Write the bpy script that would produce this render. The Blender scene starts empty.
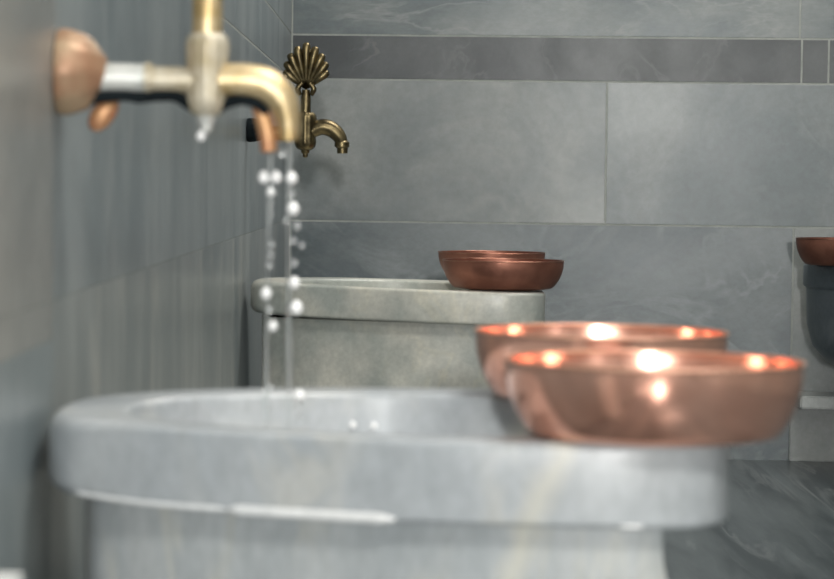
import bpy, bmesh, math, random
from mathutils import Vector, Matrix
R = math.radians
S = bpy.context.scene
COL = S.collection
random.seed(7)

# ------------------------------------------------------------------ materials
def new_mat(name):
    m = bpy.data.materials.new(name); m.use_nodes = True
    nt = m.node_tree; nt.nodes.clear()
    out = nt.nodes.new('ShaderNodeOutputMaterial')
    b = nt.nodes.new('ShaderNodeBsdfPrincipled')
    nt.links.new(b.outputs[0], out.inputs[0])
    return m, nt, b

def ramp(nt, fac, stops):
    r = nt.nodes.new('ShaderNodeValToRGB')
    e = r.color_ramp.elements
    while len(e) < len(stops): e.new(.5)
    for el, (p, c) in zip(e, stops):
        el.position = p; el.color = (*c, 1)
    nt.links.new(fac, r.inputs[0])
    return r.outputs[0]

def noise(nt, vec, scale, detail=5, rough=.55, dist=0.0):
    n = nt.nodes.new('ShaderNodeTexNoise')
    n.inputs['Scale'].default_value = scale
    n.inputs['Detail'].default_value = detail
    n.inputs['Roughness'].default_value = rough
    n.inputs['Distortion'].default_value = dist
    nt.links.new(vec, n.inputs['Vector'])
    return n.outputs[0]

def mix(nt, fac, a, b, mode='MIX'):
    m = nt.nodes.new('ShaderNodeMix'); m.data_type = 'RGBA'; m.blend_type = mode
    for sock, v in ((m.inputs[0], fac), (m.inputs[6], a), (m.inputs[7], b)):
        if hasattr(v, 'links'): nt.links.new(v, sock)
        elif isinstance(v, (int, float)): sock.default_value = v
        else: sock.default_value = (*v, 1)
    return m.outputs[2]

def marble(name, dark, light, vein, scale=2.2, rough=.3, seed=0.0, stretch=(1, 1, 1), vein_amt=.5, rot=(0, 0, 0), spec=.5,
           vein_scale=1.0, contrast=(.36, .64), bump=.05, cloud=None, band=None):
    m, nt, b = new_mat(name)
    tc = nt.nodes.new('ShaderNodeTexCoord')
    mp = nt.nodes.new('ShaderNodeMapping')
    mp.inputs['Location'].default_value = (seed, seed * 1.7, seed * .6)
    mp.inputs['Scale'].default_value = stretch
    mp.inputs['Rotation'].default_value = rot
    nt.links.new(tc.outputs['Object'], mp.inputs[0])
    v = mp.outputs[0]
    c0 = ramp(nt, noise(nt, v, scale, 7, .6, .4), [(contrast[0], dark), (contrast[1], light)])
    # veins: thin ridge of a distorted noise
    n2 = noise(nt, v, scale * vein_scale, 4, .55, 1.2)
    vm = ramp(nt, n2, [(.455, (0, 0, 0)), (.495, (1, 1, 1)), (.53, (0, 0, 0))])
    n3 = noise(nt, v, scale * 1.3, 2)
    gate = ramp(nt, n3, [(.42, (0, 0, 0)), (.66, (vein_amt,) * 3)])
    fac = mix(nt, 1.0, vm, gate, 'MULTIPLY')
    bw = nt.nodes.new('ShaderNodeRGBToBW'); nt.links.new(fac, bw.inputs[0])
    c1 = mix(nt, bw.outputs[0], c0, vein)
    # fine grain
    g = ramp(nt, noise(nt, v, scale * 18, 4, .7), [(.3, (.86,) * 3), (.7, (1.1,) * 3)])
    c2 = mix(nt, 1.0, c1, g, 'MULTIPLY')
    if cloud:
        cl = ramp(nt, noise(nt, v, cloud[1], 3, .5), [(.45, (1, 1, 1)), (.62, cloud[0])])
        c2 = mix(nt, 1.0, c2, cl, 'MULTIPLY')
    if band:
        # one broad mineral vein running down through the stone
        bx, slope, width, bcol = band
        sp = nt.nodes.new('ShaderNodeSeparateXYZ'); nt.links.new(tc.outputs['Object'], sp.inputs[0])
        def mth(op, a, c):
            q = nt.nodes.new('ShaderNodeMath'); q.operation = op
            for k, val in enumerate((a, c)):
                if hasattr(val, 'links'): nt.links.new(val, q.inputs[k])
                else: q.inputs[k].default_value = val
            return q.outputs[0]
        wob = mth('MULTIPLY', mth('SUBTRACT', noise(nt, tc.outputs['Object'], 14, 4), .5), .05)
        d = mth('ABSOLUTE', mth('SUBTRACT', mth('ADD', sp.outputs[0], wob), mth('ADD', mth('MULTIPLY', sp.outputs[2], slope), bx)), 0)
        fac = mth('MULTIPLY', mth('SUBTRACT', 1.0, mth('MINIMUM', mth('DIVIDE', d, width), 1.0)), .5)
        c2 = mix(nt, fac, c2, bcol)
    nt.links.new(c2, b.inputs['Base Color'])
    rr = nt.nodes.new('ShaderNodeMapRange')
    rr.inputs[3].default_value = rough * .8; rr.inputs[4].default_value = rough * 1.25
    nt.links.new(n3, rr.inputs[0]); nt.links.new(rr.outputs[0], b.inputs['Roughness'])
    b.inputs['Specular IOR Level'].default_value = spec
    bp = nt.nodes.new('ShaderNodeBump'); bp.inputs['Strength'].default_value = bump; bp.inputs['Distance'].default_value = .004
    nt.links.new(noise(nt, v, scale * 9, 4), bp.inputs['Height'])
    nt.links.new(bp.outputs[0], b.inputs['Normal'])
    return m

def metal(name, a, c, rough=.3, scale=30, metallic=1.0, bump=.08, contrast=(.4, .62)):
    m, nt, b = new_mat(name)
    tc = nt.nodes.new('ShaderNodeTexCoord')
    n = noise(nt, tc.outputs['Object'], scale, 5, .6)
    nt.links.new(ramp(nt, n, [(contrast[0], a), (contrast[1], c)]), b.inputs['Base Color'])
    rr = nt.nodes.new('ShaderNodeMapRange'); rr.inputs[3].default_value = rough * .8; rr.inputs[4].default_value = rough * 1.3
    nt.links.new(n, rr.inputs[0]); nt.links.new(rr.outputs[0], b.inputs['Roughness'])
    b.inputs['Metallic'].default_value = metallic
    bp = nt.nodes.new('ShaderNodeBump'); bp.inputs['Strength'].default_value = bump; bp.inputs['Distance'].default_value = .001
    nt.links.new(noise(nt, tc.outputs['Object'], scale * 2.5, 3), bp.inputs['Height'])
    nt.links.new(bp.outputs[0], b.inputs['Normal'])
    return m

M = {}
M['slab_light'] = marble('grey_marble_slab', (.115, .138, .142), (.225, .24, .232), (.29, .30, .285), 2.2, .3, 3.1, vein_amt=.35, contrast=(.38, .6))
M['slab_light_b'] = marble('cool_grey_marble_slab', (.11, .135, .142), (.19, .21, .21), (.26, .28, .275), 2.6, .3, 9.4, vein_amt=.35, contrast=(.38, .6))
M['slab_top'] = marble('upper_grey_marble_slab', (.09, .115, .122), (.18, .20, .198), (.30, .31, .30), 3.0, .3, 14.2, (1.0, 1, 2.2), vein_amt=.45, contrast=(.4, .62))
M['slab_mid'] = marble('slate_marble_slab', (.075, .098, .108), (.15, .172, .178), (.25, .275, .28), 2.8, .3, 21.7, (1, 1, 1.5), vein_amt=.5, rot=(0, R(25), 0), contrast=(.38, .64))
M['slab_pale'] = marble('pale_marble_slab', (.15, .17, .168), (.25, .262, .25), (.30, .31, .29), 2.6, .3, 5.5, vein_amt=.3)
M['border'] = marble('charcoal_marble_border', (.020, .027, .030), (.062, .071, .073), (.18, .19, .19), 6.0, .32, 2.2, vein_amt=.4, contrast=(.4, .68))
M['left_slab'] = marble('left_wall_marble', (.16, .195, .21), (.25, .285, .295), (.34, .365, .365), 2.3, .30, 31.0, (1, 1.6, .5), vein_amt=.5, bump=.03, contrast=(.4, .6))
M['left_slab_low'] = marble('left_wall_marble_lower', (.175, .205, .215), (.27, .295, .295), (.38, .385, .36), 2.6, .30, 44.0, (1, 1.8, .45), vein_amt=.8, bump=.03, contrast=(.4, .6))
M['left_slab_warm'] = marble('left_wall_marble_warm', (.21, .22, .215), (.32, .32, .30), (.38, .38, .35), 2.6, .34, 51.0, (1, 1.2, .8), vein_amt=.3, bump=.03)
M['grout'] = marble('pale_grout', (.28, .30, .285), (.36, .375, .355), (.38, .38, .36), 20, .8, 0, vein_amt=.1)
M['floor'] = marble('dark_floor_marble', (.026, .037, .042), (.10, .119, .126), (.30, .32, .325), 5.0, .3, 8.0, (2.0, .15, 1), vein_amt=.45, contrast=(.40, .64))
M['basin'] = marble('white_grey_basin_marble', (.35, .38, .405), (.48, .505, .52), (.60, .58, .51), 5.0, .3, 12.0, (1, 1, .6), vein_amt=.45, band=(-.045, .3, .017, (.68, .65, .54)))
M['pedestal'] = marble('white_grey_pedestal_marble', (.36, .39, .405), (.50, .52, .52), (.60, .58, .48), 7.0, .38, 18.0, (1.3, 1.3, .4), vein_amt=.6, band=(-.045, .3, .018, (.64, .61, .49)))
M['basin_far'] = marble('cream_grey_basin_marble', (.54, .535, .48), (.70, .685, .605), (.70, .66, .53), 5.0, .3, 25.0, vein_amt=.5, cloud=((.62, .67, .70), 6), band=(.10, .5, .03, (.70, .67, .52)))
M['basin_dark'] = marble('slate_basin_marble', (.085, .105, .12), (.14, .16, .175), (.25, .27, .28), 5.0, .3, 35.0, vein_amt=.5)
M['ledge'] = marble('white_ledge_marble', (.40, .42, .41), (.50, .515, .50), (.5, .5, .47), 4.0, .3, 41.0, vein_amt=.3)
M['block'] = marble('white_stone', (.6, .62, .61), (.7, .71, .70), (.72, .71, .68), 5.0, .5, 2.0, vein_amt=.2)
M['plaster'] = marble('pale_plaster', (.50, .51, .50), (.58, .59, .58), (.3, .32, .32), 2.0, .6, 60.0, vein_amt=.1)
M['copper'] = metal('polished_copper', (.90, .455, .33), (.97, .55, .42), .155, 14, bump=.02, metallic=.86)
M['copper_dull'] = metal('brown_dull_copper', (.27, .115, .08), (.37, .16, .11), .42, 20, bump=.08, metallic=.75)
M['copper_rim'] = metal('tinned_copper_rim', (.62, .34, .25), (.74, .46, .32), .45, 40)
M['copper_rim_dull'] = metal('brown_copper_rim', (.34, .15, .10), (.46, .24, .17), .3, 40)  # darker, browner rim colour for the bowls farther back
M['brass'] = metal('yellow_brass', (.56, .41, .20), (.74, .60, .37), .42, 45, metallic=.8)
M['brass_dark'] = metal('aged_brass', (.115, .09, .05), (.24, .19, .10), .34, 60, bump=.2)
M['scale_brass'] = metal('limescaled_brass', (.44, .37, .24), (.58, .53, .42), .42, 40, metallic=.35)
M['chrome_grey'] = metal('worn_plated_pipe', (.55, .57, .54), (.70, .71, .68), .4, 50, metallic=.3)
M['copper_patina'] = metal('tarnished_copper', (.36, .20, .12), (.46, .33, .21), .45, 28, metallic=.35)
M['copper_red'] = metal('reddish_copper', (.55, .26, .14), (.62, .36, .17), .4, 35, metallic=.4)
M['dark_matte'] = metal('near_black_matte', (.006, .009, .011), (.014, .019, .022), .85, 60, metallic=0)  # near-black matte colour for the tap strip and the far flange
M['dark_matte'].node_tree.nodes['Principled BSDF'].inputs['Specular IOR Level'].default_value = .1

def water_mat(name, trans, col, rough):
    m, nt, b = new_mat(name)
    tc = nt.nodes.new('ShaderNodeTexCoord')
    nt.links.new(ramp(nt, noise(nt, tc.outputs['Object'], 60, 2), [(.3, col), (.7, (1, 1, 1))]), b.inputs['Base Color'])
    b.inputs['Transmission Weight'].default_value = trans
    b.inputs['IOR'].default_value = 1.333
    b.inputs['Roughness'].default_value = rough
    return m
M['drop_glint'] = water_mat('glint_white_water_drop', .0, (.96, .97, .98), .12)  # opaque white carries the lamp glint in the drop's colour
M['drop'] = water_mat('water_drop', .8, (.9, .93, .95), .12)
M['water'] = water_mat('clear_water', .9, (.93, .97, .97), .05)

M['edge_glint'] = marble('painted_edge_glint', (.76, .78, .79), (.86, .87, .87), (.75, .75, .72), 8, .12, 4.0, vein_amt=.1, spec=1.0)  # highlight put into the colour: near-white gloss for the slab edge tubes
# ------------------------------------------------------------------ helpers
def link(name, me, mats, parent=None, smooth=True):
    o = bpy.data.objects.new(name, me); COL.objects.link(o)
    for m in (mats if isinstance(mats, (list, tuple)) else [mats]): me.materials.append(m)
    if smooth:
        for p in me.polygons: p.use_smooth = True
    if parent: o.parent = parent
    return o

def obj(name, bm, mats, parent=None, smooth=True, angle=None):
    bmesh.ops.recalc_face_normals(bm, faces=bm.faces)
    me = bpy.data.meshes.new(name); bm.to_mesh(me); bm.free()
    o = link(name, me, mats, parent, smooth)
    if smooth and angle:
        me.set_sharp_from_angle(angle=R(angle))
    return o

def tag(o, label=None, cat=None, group=None, kind=None):
    for k, v in (('label', label), ('category', cat), ('group', group), ('kind', kind)):
        if v: o[k] = v
    return o

def thing(name, label, cat, loc=(0, 0, 0), group=None):
    o = bpy.data.objects.new(name, None); COL.objects.link(o)
    o.location = loc; o.empty_display_size = .05
    return tag(o, label, cat, group)

def loft(bm, loops, cap0=False, cap1=False, closed=False):
    rings = [[bm.verts.new(p) for p in lp] for lp in loops]
    n = len(rings[0])
    pairs = list(zip(rings[:-1], rings[1:]))
    if closed: pairs.append((rings[-1], rings[0]))
    for a, b in pairs:
        for i in range(n):
            j = (i + 1) % n
            bm.faces.new((a[i], a[j], b[j], b[i]))
    if cap0: bm.faces.new(rings[0][::-1])
    if cap1: bm.faces.new(rings[-1])

def lathe(bm, prof, n=48, axis='Z', center=(0, 0, 0), cap0=False, cap1=False, closed=False, flute=None):
    loops = []
    for r, h in prof:
        lp = []
        for i in range(n):
            a = 2 * math.pi * i / n
            rr = r * (1 + (flute[1] * math.cos(flute[0] * a) if flute else 0))
            c, s = rr * math.cos(a), rr * math.sin(a)
            p = (c, s, h) if axis == 'Z' else (h, c, s)
            lp.append(Vector(p) + Vector(center))
        loops.append(lp)
    loft(bm, loops, cap0, cap1, closed)

def smooth_path(pts, n):
    """Catmull-Rom through (x, y, z, r) points"""
    out = []
    P = [pts[0]] + list(pts) + [pts[-1]]
    segs = len(pts) - 1
    for k in range(segs):
        p0, p1, p2, p3 = P[k:k + 4]
        for i in range(n):
            t = i / n
            out.append([.5 * (2 * b + (c - a) * t + (2 * a - 5 * b + 4 * c - d) * t * t + (3 * b - a - 3 * c + d) * t ** 3)
                        for a, b, c, d in zip(p0, p1, p2, p3)])
    out.append(list(pts[-1]))
    return out

def tube(bm, pts, n=20, sub=6, caps=True):
    path = smooth_path(pts, sub) if sub > 1 else [list(p) for p in pts]
    V = [Vector(p[:3]) for p in path]
    loops = []; up = Vector((0, 1, 0))
    for i, p in enumerate(V):
        t = (V[min(i + 1, len(V) - 1)] - V[max(i - 1, 0)]).normalized()
        u = up - t * up.dot(t)
        if u.length < 1e-3: u = Vector((1, 0, 0)) - t * t.x
        u.normalize(); w = t.cross(u)
        loops.append([p + (u * math.cos(2 * math.pi * k / n) + w * math.sin(2 * math.pi * k / n)) * path[i][3] for k in range(n)])
    loft(bm, loops, caps, caps)

def box(bm, x0, x1, y0, y1, z0, z1, bev=0, mat=0, mtx=None):
    r = bmesh.ops.create_cube(bm, size=1)
    vs = r['verts']
    for v in vs:
        v.co = Vector((x0 + (v.co.x + .5) * (x1 - x0), y0 + (v.co.y + .5) * (y1 - y0), z0 + (v.co.z + .5) * (z1 - z0)))
    fs = set(f for v in vs for f in v.link_faces)
    if bev:
        es = set(e for v in vs for e in v.link_edges)
        r = bmesh.ops.bevel(bm, geom=list(es), offset=bev, segments=2, affect='EDGES', profile=.5)
        fs = set(f for f in r['faces']) | set(f for f in fs if f.is_valid)
        fs |= set(f for v in r['verts'] for f in v.link_faces)
    vv = set()
    for f in fs:
        f.material_index = mat
        vv |= set(f.verts)
    if mtx:
        for v in vv: v.co = mtx @ v.co

# ------------------------------------------------------------------ the room
WX = -.298                    # plane of the left wall
BY = 7.0                      # where the back wall meets the left wall
ANG = math.atan(.07)          # back wall turned slightly towards the room
XR, YF, ZC = 2.3, -3.6, 2.75
G = .005                      # joint width

def back_y(x): return BY - .07 * (x - WX)

# back wall: slabs in courses over pale grout
T = Matrix.Translation((WX, BY, 0)) @ Matrix.Rotation(-ANG, 4, 'Z')
bm = bmesh.new()
L = 2.75
mats = [M['grout'], M['slab_light'], M['slab_light_b'], M['slab_top'], M['slab_mid'], M['border'], M['slab_pale']]
box(bm, 0, L, .0006, .1, 0, ZC, mat=0, mtx=T)
def course(z0, z1, cuts, ids):
    for k in range(len(cuts) - 1):
        box(bm, cuts[k] + G / 2, cuts[k + 1] - G / 2, 0, .03, z0 + G / 2, z1 - G / 2, .0005, ids[k % len(ids)], T)
course(.0, .609, [.002, 1.293, 2.1, L], [4, 6, 4])
course(.609, .974, [.002, .813, 1.62, 2.4, L], [1, 2, 1])
course(.974, 1.088, [.002, 1.306, 1.374, 2.1, L], [5, 5, 5])
course(1.088, 1.45, [.002, 1.3, 2.1, L], [3, 3, 3])
course(1.45, 1.81, [.002, .81, 1.62, 2.4, L], [2, 1, 2])
course(1.81, 2.17, [.002, .5, 1.31, 2.1, L], [1, 2, 1])
course(2.17, ZC, [.002, .81, 1.62, 2.4, L], [2, 1, 2])
tag(obj('wall_back', bm, mats, smooth=False), kind='structure')

# left wall
bm = bmesh.new()
mats = [M['grout'], M['left_slab'], M['left_slab_low'], M['left_slab_warm'], M['border']]
box(bm, WX - .1, WX - .0006, YF, BY + .1, 0, ZC, mat=0)
def lcourse(z0, z1, cuts, ids):
    for k in range(len(cuts) - 1):
        gz = .0006 if z0 < .9 else G / 2
        box(bm, WX - .03, WX, cuts[k] + gz, cuts[k + 1] - gz, z0 + gz, z1 - G / 2 if z1 > .9 else z1 - gz, .0003, ids[k % len(ids)])
cuts = [YF, -2.5, -1.7, -.9, -.1, .7, 1.5, 2.3, 3.1, 3.9, 4.7, 5.5, 6.3, BY - .002]
warm = [3] * 7
lcourse(0, .58, cuts[:8], [1] * 7)
lcourse(.58, .613, cuts[:8], warm)
lcourse(0, .613, cuts[7:], [2, 2, 2, 2, 2, 2])
lcourse(.613, .977, cuts, warm + [1, 1, 1, 1, 1, 1])
lcourse(.977, 1.09, cuts, warm + [1, 1, 1, 1, 1, 1])
for z in (1.09, 1.45, 1.81, 2.17): lcourse(z, min(z + .36, ZC) if z < 2.1 else ZC, cuts, warm + [1] * 6)
tag(obj('wall_left', bm, mats, smooth=False), kind='structure')

bm = bmesh.new(); box(bm, WX - .1, XR + .1, YF - .1, BY + .1, -.1, .012)
tag(obj('floor', bm, M['floor'], smooth=False), kind='structure')
bm = bmesh.new(); box(bm, WX - .1, XR + .1, YF - .1, BY + .1, ZC, ZC + .1)
tag(obj('ceiling', bm, M['plaster'], smooth=False), kind='structure')
bm = bmesh.new(); box(bm, XR, XR + .1, YF, BY + .1, 0, ZC)
tag(obj('wall_right', bm, M['slab_pale'], smooth=False), kind='structure')
bm = bmesh.new(); box(bm, WX - .1, XR + .1, YF - .1, YF, 0, ZC)
tag(obj('wall_front', bm, M['plaster'], smooth=False), kind='structure')

# ------------------------------------------------------------------ basins
def closed_spline(pts, n):
    out = []; k = len(pts)
    for i in range(k):
        p0, p1, p2, p3 = pts[(i - 1) % k], pts[i], pts[(i + 1) % k], pts[(i + 2) % k]
        for s in range(n):
            t = s / n
            out.append(tuple(.5 * (2 * b + (c - a) * t + (2 * a - 5 * b + 4 * c - d) * t * t + (3 * b - a - 3 * c + d) * t ** 3)
                             for a, b, c, d in zip(p0, p1, p2, p3)))
    return out

def polar(pts, c, n=144):
    d = closed_spline(pts, 24)
    ang = sorted((math.atan2(y - c[1], x - c[0]), math.hypot(x - c[0], y - c[1])) for x, y in d)
    res = []
    for i in range(n):
        a = -math.pi + 2 * math.pi * (i + .5) / n
        lo = max((q for q in ang if q[0] <= a), default=(ang[-1][0] - 2 * math.pi, ang[-1][1]))
        hi = min((q for q in ang if q[0] > a), default=(ang[0][0] + 2 * math.pi, ang[0][1]))
        t = (a - lo[0]) / (hi[0] - lo[0])
        rr = lo[1] + (hi[1] - lo[1]) * t
        res.append(Vector((c[0] + rr * math.cos(a), c[1] + rr * math.sin(a))))
    return res

def inset(lp, d):
    n = len(lp); out = []
    for i in range(n):
        t = (lp[(i + 1) % n] - lp[i - 1]).normalized()
        nrm = Vector((-t.y, t.x))          # inward for a counter-clockwise loop
        out.append(lp[i] + nrm * (d[i] if isinstance(d, list) else d))
    return out

def at(lp, z): return [Vector((p.x, p.y, z)) for p in lp]

OUT = [(-.2915, .30), (-.2905, .25), (-.283, .195), (-.253, .147), (-.16, .085), (0, .024), (.1, .006), (.177, 0), (.222, .012), (.245, .05), (.25, .11),
       (.25, .40), (.243, .46), (.21, .5), (.1, .52), (-.05, .515), (-.15, .49), (-.24, .43), (-.28, .37)]
INN = [(-.225, .30), (-.21, .195), (-.12, .108), (0, .058), (.07, .05), (.105, .085), (.115, .2), (.115, .35), (.1, .42), (.0, .455), (-.1, .44), (-.185, .385)]
CEN = (-.03, .26)

def make_basin(name, label, Y0, m_top, m_ped, water_z=None, zb=.4635, tilt=0, X0=0):
    root = thing(name, label, 'basin', (X0, Y0, 0))
    o = polar(OUT, CEN); i = polar(INN, CEN)
    zt, rd = .527, .007
    rv = [.006 + .009 * min(max((-.20 - p.x) / .08, 0), 1) for p in o]      # softer edges at the wall end
    loops = [at(inset(o, .11), zb)]
    for k in range(0, 6):
        a = R(90 * k / 5)
        loops.append([Vector((q.x, q.y, zb + r * (1 - math.cos(a)))) for q, r in zip(inset(o, [r * (1 - math.sin(a)) for r in rv]), rv)])
    for k in range(0, 6):
        a = R(90 * k / 5)
        loops.append([Vector((q.x, q.y, zt - r * (1 - math.sin(a)))) for q, r in zip(inset(o, [r * (1 - math.cos(a)) for r in rv]), rv)])
    for k in range(0, 5):
        a = R(90 * k / 4)
        loops.append(at(inset(i, -.006 + .006 * math.sin(a)), zt - .006 + .006 * math.cos(a)))
    loops += [at(inset(i, .006), .46), at(inset(i, .02), .42), at(inset(i, .045), .39), at(inset(i, .075), .38)]
    bm = bmesh.new(); loft(bm, loops, False, True)
    # close the underside against the hollow
    tp = obj('basin_top', bm, m_top, root, angle=50)
    # the slab slopes a little to its free end
    tp.rotation_euler = (0, tilt, 0); tp.location = (-.2 + .2 * math.cos(tilt), 0, -.2 * math.sin(tilt))
    # hollow pedestal with a small flare to the foot
    po = inset(o, .030)
    po = [Vector((min(p.x, .196), p.y)) for p in po]
    bm = bmesh.new()
    prof = [(0.0, .463), (0, .45), (0, .10), (-.012, .07), (-.016, .012), ]
    prof[2:2] = [(0, .44 - .012 * k) for k in range(6)]
    lo = []
    for d, z in prof:
        e = min(max((.445 - z) / .06, 0), 1)
        lo.append([q + Vector((.024 * e * e * min(max((q.x - .10) / .09, 0), 1), 0, 0)) for q in at(inset(po, d), z)])
    inner = [at(inset(po, .012), z) for z in (.012, .463)]
    lo.reverse(); inner.reverse(); loft(bm, lo + inner, closed=True)
    obj('pedestal', bm, m_ped, root, angle=50)
    if water_z:
        # near-white tubes that paint highlights along the lower front edge of the slab
        e = inset(o, [.0015 + (r - .006) * .3 for r in rv])
        for xa, xb, r in ((-.262, -.128, .0026), (-.135, -.002, .0044), (.158, .190, .0050)):
            pts = [(p.x, p.y, zb + .003 + (q - .006) * .28) for p, q in zip(e, rv) if xa < p.x < xb and p.y < .2]
            pts.sort()
            bm = bmesh.new()
            tube(bm, [(*p, r * (.35 if k in (0, len(pts) - 1) else 1)) for k, p in enumerate(pts)], 14, 3)
            obj('edge_highlight', bm, M['edge_glint'], root)['label'] = 'painted white highlight along the lower edge'
        bm = bmesh.new(); loft(bm, [at(inset(i, .0085), water_z)], True, False)
        # the surface of the water standing in the hollow
        obj('standing_water', bm, M['water'], root)['kind'] = 'stuff'
    return root

near_basin = make_basin('marble_basin', 'large pale grey marble basin in the foreground with water falling into it', 1.985, M['basin'], M['pedestal'], .44)
far_basin = make_basin('marble_basin', 'cream grey marble basin farther back by the left wall, under the shell tap', 4.80, M['basin_far'], M['basin_far'], zb=.468, tilt=R(1), X0=-.0035)

# third basin hung on the back wall
t3 = thing('marble_basin', 'dark slate marble basin against the back wall at the right edge, above the white ledge', 'basin', (1.236, 6.60, 0))
bm = bmesh.new()
prof = [(.04, .255), (.14, .262), (.20, .285), (.235, .325), (.250, .38), (.253, .467), (.258, .470), (.261, .476), (.261, .52), (.256, .527),
        (.232, .527), (.226, .52), (.205, .44), (.15, .37), (.05, .35)]
lathe(bm, prof, 72, cap0=True, cap1=True)
obj('basin_top', bm, M['basin_dark'], t3, angle=50)
bm = bmesh.new(); lathe(bm, [(.075, .191), (.07, .21), (.055, .235), (.06, .2545)], 40, cap0=True, cap1=True)
obj('pedestal', bm, M['basin_dark'], t3, angle=50)

# low ledge along the back wall
lg = thing('stone_ledge', 'low white topped stone ledge on the floor along the back wall under the slate basin', 'ledge', (0, 0, 0))
bm = bmesh.new()
x0, x1, yf = .993, XR - .004, 6.745
def prism(bm, pts, z0, z1, bev):
    b = [bm.verts.new((x, y, z0)) for x, y in pts]; t = [bm.verts.new((x, y, z1)) for x, y in pts]
    bm.faces.new(b[::-1]); bm.faces.new(t); n = len(pts)
    for k in range(n): bm.faces.new((b[k], b[(k + 1) % n], t[(k + 1) % n], t[k]))
    bmesh.ops.bevel(bm, geom=list(bm.edges), offset=bev, segments=3, affect='EDGES')
prism(bm, [(x0, yf), (x1, yf - .09), (x1, back_y(x1) - .004), (x0, back_y(x0) - .004)], .158, .190, .004)
obj('ledge_top', bm, M['ledge'], lg, angle=40)
bm = bmesh.new()
prism(bm, [(x0 - .004, back_y(x0) - .018), (x1, back_y(x1) - .018), (x1, back_y(x1) - .004), (x0 - .004, back_y(x0) - .004)], .012, .158, .002)
obj('riser', bm, M['slab_pale'], lg, angle=40)

# pale block at the lower left
bm = bmesh.new()
box(bm, -.294, -.199, 1.42, 1.60, .012, .487, .0)
bmesh.ops.bevel(bm, geom=[e for e in bm.edges if max(v.co.z for v in e.verts) > .4], offset=.022, segments=6, affect='EDGES')
tag(obj('stone_block', bm, M['block'], angle=40), 'white rounded stone block by the left wall, only its top corner showing at lower left', 'block')

# ------------------------------------------------------------------ copper bowls
def bowl_profile(rb, rt, h):
    """outer profile then inner, thin walled, slightly everted lip"""
    outer = [(0.0, 0.0), (rb * .86, 0.0), (rb * .97, .002)]
    for k in range(1, 13):
        t = k / 12
        r = rb * .97 + (rt - .004 - rb * .97) * (1 - (1 - t) ** 2.1)
        outer.append((r, .002 + (h - .004) * t ** 1.12))
    return outer

def make_bowl(name, label, loc, rb, rt, h, mat, rim_mat, group):
    root = thing(name, label, 'bowl', loc, group)
    o = bowl_profile(rb, rt, h)
    o[0] = (.002, 0)
    inn = [(max(r - .0022, .001), z + .0022) for r, z in o][::-1]
    inn[0] = (o[-1][0] - .0022, o[-1][1] + .0003)
    bm = bmesh.new(); lathe(bm, o + inn, 96, cap0=True, cap1=True)
    obj('bowl_body', bm, mat, root, angle=60)
    # rolled lip
    bm = bmesh.new(); loops = []
    rc, zc = o[-1][0] - .0003, o[-1][1] + .0010
    prof = [(rc + .0013 * math.cos(a), zc + .0011 * math.sin(a)) for a in [2 * math.pi * k / 12 for k in range(12)]]
    lathe(bm, prof, 96, closed=True)
    obj('rim', bm, rim_mat, root)
    return root

RIM = .5272
make_bowl('copper_bowl', 'shiny copper bowl at the front, overhanging the right end of the near basin', (.1905, 2.050, RIM), .097, .1168, .0585, M['copper'], M['copper_rim'], 'copper bowls on the basins')
make_bowl('copper_bowl', 'shiny copper bowl partly hidden behind the front bowl on the near basin', (.1765, 2.415, RIM), .097, .1165, .0600, M['copper'], M['copper_rim'], 'copper bowls on the basins')
make_bowl('copper_bowl', 'brown copper bowl on the far cream basin, the front one of two', (.180, 4.925, RIM - .0045), .092, .1140, .0525, M['copper_dull'], M['copper_rim_dull'], 'copper bowls on the basins')
make_bowl('copper_bowl', 'brown copper bowl behind the other one on the far cream basin, only its rim showing', (.166, 5.152, RIM - .0045), .070, .1055, .0605, M['copper_dull'], M['copper_rim_dull'], 'copper bowls on the basins')
make_bowl('copper_bowl', 'dark brown copper bowl cut by the right edge, on the slate basin', (1.051, 6.46, RIM), .096, .1205, .064, M['copper_dull'], M['copper_rim_dull'], 'copper bowls on the basins')

# ------------------------------------------------------------------ taps
def shell_handle(bm, cx, y, z0):
    n = 9
    fan = [Vector((cx, y + .003, z0))] + [Vector((cx + math.sin(R(a)) * (.078 - .036 * abs(a / 58) ** 1.3), y + .003, z0 + math.cos(R(a)) * (.078 - .036 * abs(a / 58) ** 1.3))) for a in range(-58, 59, 4)]
    loft(bm, [fan, [q + Vector((0, .006, 0)) for q in fan]], True, True)
    for k in range(n):
        t = (k / (n - 1)) * 2 - 1
        a = t * R(50)
        ln = .088 - .036 * abs(t) ** 1.3
        ux, uz = math.sin(a), math.cos(a)
        pts = [(cx + ux * .012, y, z0 + uz * .012, .0030), (cx + ux * ln * .55, y - .004, z0 + uz * ln * .55, .0056),
               (cx + ux * ln * .86, y - .003, z0 + uz * ln * .86, .0078), (cx + ux * ln * .97, y + .001, z0 + uz * ln * .97, .0064),
               (cx + ux * ln, y + .002, z0 + uz * ln, .0018)]
        tube(bm, pts, 12, 4)

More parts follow.
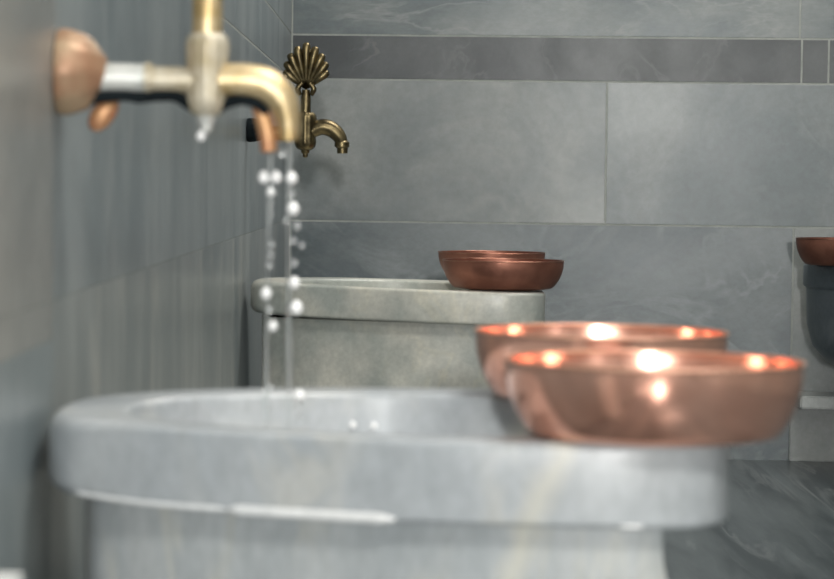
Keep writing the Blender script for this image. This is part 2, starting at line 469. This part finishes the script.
def make_tap(label, y, bx, metals, flange_r, spout, stem_r, shell, bs=1.0):
    root = thing('wall_tap', label, 'tap', (0, y, 0))
    fl, p1, p2, bd, sp, sm = metals
    zc = .8025; x0 = WX
    bm = bmesh.new()
    lathe(bm, [(flange_r, x0 + .001), (flange_r * 1.04, x0 + .006), (flange_r * 1.0, x0 + .014), (flange_r * .90, x0 + .024), (flange_r * .72, x0 + .032),
               (.0165, x0 + .038), (.0128, x0 + .042)], 64, 'X', (0, 0, zc + .005), cap0=True, cap1=True, flute=(10, .015))
    obj('flange', bm, fl, root, angle=60)
    xm = x0 + .038 + (bx - .014 - x0 - .038) * .52
    bm = bmesh.new(); tube(bm, [(x0 + .036, 0, zc, .0130), (xm, 0, zc, .0130)], 28, 1)
    obj('inlet_pipe', bm, p1, root, angle=50)
    bm = bmesh.new(); lathe(bm, [(.0128, xm - .003), (.0142, xm - .002), (.0142, xm + .003), (.0128, xm + .004)], 28, 'X', (0, 0, zc), True, True)
    obj('collar', bm, p2, root, angle=40)
    bm = bmesh.new(); tube(bm, [(xm, 0, zc - .001, .0118), (bx - .010, 0, zc - .001, .0118)], 28, 1)
    obj('pipe', bm, p2, root, angle=50)
    # valve body: fluted turned column
    bm = bmesh.new()
    lathe(bm, [(.008, .7715), (.0125, .7745), (.0148, .779), (.0160, .786), (.0150, .795), (.0152, .812), (.0158, .822), (.0163, .832), (.0150, .838), (.012, .842)],
          48, 'Z', (bx, 0, 0), True, True, flute=(12, .03))
    for v in bm.verts: v.co.x = bx + (v.co.x - bx) * bs; v.co.y *= bs
    obj('valve_body', bm, bd, root, angle=50)
    bm = bmesh.new()
    lathe(bm, [(.0085, .772), (.0075, .766), (.0050, .7645), (.0052, .760), (.0030, .7575)], 24, 'Z', (bx, 0, 0), True, True)
    obj('bottom_nut', bm, p1, root, angle=50)
    bm = bmesh.new()
    lathe(bm, [(stem_r, .840), (stem_r, .872), (stem_r * .8, .876), (stem_r * .8, .884)], 32, 'Z', (bx, 0, 0), True, True)
    obj('stem', bm, sm, root, angle=50)
    bm = bmesh.new(); shell_handle(bm, bx, 0, .884)
    tube(bm, [(bx - .010, -.004, .874, .004), (bx - .015, -.006, .886, .0055), (bx - .006, -.007, .897, .004)], 10, 4)
    tube(bm, [(bx + .010, -.004, .874, .004), (bx + .015, -.006, .886, .0055), (bx + .006, -.007, .897, .004)], 10, 4)
    obj('shell_handle', bm, shell, root)
    bm = bmesh.new(); tube(bm, spout, 28, 8)
    obj('spout', bm, sp, root, angle=60)
    return root

near_tap = make_tap('large worn brass tap on the left wall running over the near basin', 2.32, -.1705,
    (M['copper_patina'], M['chrome_grey'], M['scale_brass'], M['scale_brass'], M['brass'], M['brass']), .036,
    [(-.160, 0, .8015, .0140), (-.140, 0, .8020, .0150), (-.121, 0, .7985, .0150), (-.1070, 0, .787, .0138), (-.1010, 0, .770, .0110), (-.1000, 0, .7515, .0090)],
    .0128, M['brass'], 1.12)
# pieces of the near tap that look different: copper outlet beside the spout mouth, near-black strip along the underside, copper coloured lobe below the flange
bm = bmesh.new(); tube(bm, [(-.135, .004, .790, .0050), (-.1285, .004, .786, .0062), (-.123, .004, .772, .0072), (-.1185, .004, .756, .0078), (-.1170, .004, .7415, .0070)], 20, 6)
tag(obj('outlet', bm, M['copper_red'], near_tap), 'copper coloured inner outlet')
bm = bmesh.new()
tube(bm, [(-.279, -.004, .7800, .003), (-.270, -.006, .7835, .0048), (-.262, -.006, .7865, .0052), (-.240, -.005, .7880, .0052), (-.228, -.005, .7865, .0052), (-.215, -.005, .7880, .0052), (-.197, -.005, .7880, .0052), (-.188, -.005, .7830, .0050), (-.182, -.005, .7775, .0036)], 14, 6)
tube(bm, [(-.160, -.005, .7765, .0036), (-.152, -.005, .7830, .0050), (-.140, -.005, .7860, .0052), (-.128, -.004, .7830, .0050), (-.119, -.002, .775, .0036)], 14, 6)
tag(obj('underside', bm, M['dark_matte'], near_tap), 'near-black strip along the underside of the pipe')
bm = bmesh.new()
tube(bm, [(-.250, .010, .786, .004), (-.254, .010, .780, .0085), (-.260, .010, .772, .0100), (-.265, .010, .764, .0085), (-.267, .010, .758, .004)], 16, 5)
tag(obj('copper_lobe', bm, M['copper_red'], near_tap), 'reddish copper lobe under the flange')

far_tap = make_tap('small old brass tap with a shell handle in the far corner above the cream basin', 5.08, -.188,
    (M['dark_matte'], M['brass_dark'], M['brass_dark'], M['brass_dark'], M['brass_dark'], M['brass_dark']), .022,
    [(-.178, 0, .806, .0130), (-.158, 0, .815, .0150), (-.140, 0, .811, .0150), (-.126, 0, .799, .0135), (-.1195, 0, .784, .0110), (-.1185, 0, .766, .0098)],
    .0095, M['brass_dark'], 1.25)
bm = bmesh.new(); lathe(bm, [(.0105, .776), (.0140, .779), (.0140, .787), (.0105, .790)], 24, 'Z', (-.1195, 0, 0), True, True)
obj('spout_ring', bm, M['brass_dark'], next(c for c in far_tap.children if c.name.startswith('spout')), angle=40)

# ------------------------------------------------------------------ water
def trickle(label, x, y, z0, z1, r):
    bm = bmesh.new(); pts = []
    n = 14
    for k in range(n + 1):
        t = k / n
        pts.append((x + .0012 * math.sin(5 * t + x * 90), y, z0 + (z1 - z0) * t, r * (1 + .45 * math.sin(9 * t + 40 * x)) * (.9 if k in (0, n) else 1)))
    tube(bm, pts, 10, 3)
    tag(obj('water_trickle', bm, M['water']), label, 'water')
trickle('clear thin trickle of water under the copper outlet, the left one of two', -.1165, 2.324, .7405, .4405, .0016)
trickle('clear thin trickle of water under the brass spout mouth, the right one of two', -.0985, 2.320, .7510, .4405, .0017)

proto = None
def drop(x, y, z, r, bright, label, stretch=1.15):
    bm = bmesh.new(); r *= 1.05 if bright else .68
    bmesh.ops.create_uvsphere(bm, u_segments=16, v_segments=12, radius=r)
    for v in bm.verts:
        v.co.z *= stretch
        if v.co.z > 0: k = 1 - .22 * v.co.z / r; v.co.x *= k; v.co.y *= k
    o = obj('water_drop', bm, M['drop_glint'] if bright else M['drop'])
    o.location = (x, y, z)
    tag(o, label, 'water drop', 'water drops falling from the tap')
LB = 'water drop painted white for its sparkle in the left trickle under the brass tap'
LD = 'dim clear water drop in the left trickle under the brass tap'
RB = 'water drop painted white for its sparkle in the right trickle under the brass tap'
RD = 'dim clear water drop in the right trickle under the brass tap'
LEFT = [(-.1212, .7200, .0046, 1), (-.1106, .7203, .0046, 1), (-.1150, .7075, .0036, 1), (-.1149, .6975, .0033, 0), (-.1148, .6885, .0035, 0),
        (-.1145, .6625, .0036, 0), (-.1144, .6537, .0036, 0), (-.1152, .6445, .0034, 0), (-.1183, .6204, .0045, 1), (-.1148, .6060, .0036, 0),
        (-.1121, .5925, .0040, 1), (-.1133, .5391, .0035, 0), (-.1148, .5221, .0035, 0)]
RIGHT = [(-.1052, .7405, .0042, 0), (-.0974, .7195, .0046, 1), (-.0972, .7060, .0044, 0), (-.0958, .6934, .0050, 1), (-.1012, .6835, .0038, 0),
         (-.0919, .6790, .0042, 0), (-.0951, .6663, .0038, 0), (-.0882, .6622, .0032, 0), (-.0941, .6469, .0042, 0), (-.0939, .6300, .0044, 1),
         (-.0920, .6088, .0052, 1), (-.0886, .5334, .0044, 1), (-.0894, .5237, .0038, 0), (-.0893, .5147, .0034, 0)]
for x, z, r, b in LEFT: drop(x, 2.322, z, r, b, LB if b else LD)
for x, z, r, b in RIGHT: drop(x, 2.318, z, r, b, RB if b else RD)

drop(-.1748, 2.318, .7545, .0040, 1, 'water drop hanging under the bottom nut of the large brass tap')
drop(-.0443, 2.4295, .4985, .0027, 1, 'left one of two white beads standing in for lamp reflections on the inner wall of the near basin')  # this bead and the next stand in for lamp reflections
drop(-.0255, 2.4325, .4975, .0027, 1, 'right one of two white beads standing in for lamp reflections on the inner wall of the near basin')

# ------------------------------------------------------------------ light
def area(name, loc, size, energy, col, target=None, shape='SQUARE', size_y=None, spread=180):
    l = bpy.data.lights.new(name, 'AREA'); l.energy = energy; l.color = col; l.shape = shape; l.size = size
    if size_y: l.size_y = size_y
    l.spread = R(spread)
    o = bpy.data.objects.new(name, l); COL.objects.link(o); o.location = loc
    d = (Vector(target) - Vector(loc)) if target else Vector((0, 0, -1))
    o.rotation_euler = d.to_track_quat('-Z', 'Y').to_euler()
    return o
area('wall_lamp', (.10, -2.6, 1.05), .11, 60, (1.0, .995, .97), (.2, 4.5, .75), 'DISK')
area('ceiling_lamp', (.8, 2.2, 2.70), .9, 26, (1.0, .97, .91))
area('ceiling_lamp', (.8, 5.4, 2.70), .9, 26, (1.0, .97, .91))
area('ceiling_lamp', (.8, -1.2, 2.70), .9, 48, (1.0, .97, .92))
w = bpy.data.worlds.new('World'); S.world = w; w.use_nodes = True
w.node_tree.nodes['Background'].inputs[0].default_value = (.6, .68, .7, 1)
w.node_tree.nodes['Background'].inputs[1].default_value = .2

# ------------------------------------------------------------------ camera
f = 2710.0
roll, pitch, yaw = .0125, math.atan((289.5 - 179) / f), .0048
def tow(x, y, z):
    y, z = y * math.cos(pitch) + z * math.sin(pitch), -y * math.sin(pitch) + z * math.cos(pitch)
    x, y = x * math.cos(yaw) + y * math.sin(yaw), -x * math.sin(yaw) + y * math.cos(yaw)
    return Vector((x, y, z))
right = tow(math.cos(roll), 0, math.sin(roll))
up = tow(-math.sin(roll), 0, math.cos(roll))
fwd = tow(0, 1, 0)
cam = bpy.data.cameras.new('camera'); co = bpy.data.objects.new('camera', cam); COL.objects.link(co)
m = Matrix.Identity(4)
for i in range(3):
    m[i][0], m[i][1], m[i][2] = right[i], up[i], -fwd[i]
m[2][3] = .72
co.matrix_world = m
cam.sensor_width = 36; cam.lens = f / 834 * 36
cam.clip_start = .05; cam.clip_end = 60
cam.dof.use_dof = True; cam.dof.focus_distance = 6.2; cam.dof.aperture_fstop = 10.5; cam.dof.aperture_blades = 0
S.camera = co
S.view_settings.view_transform = 'Standard'; S.view_settings.look = 'None'
S.view_settings.gamma = 1; S.view_settings.use_curve_mapping = False
S.view_settings.exposure = 0.95
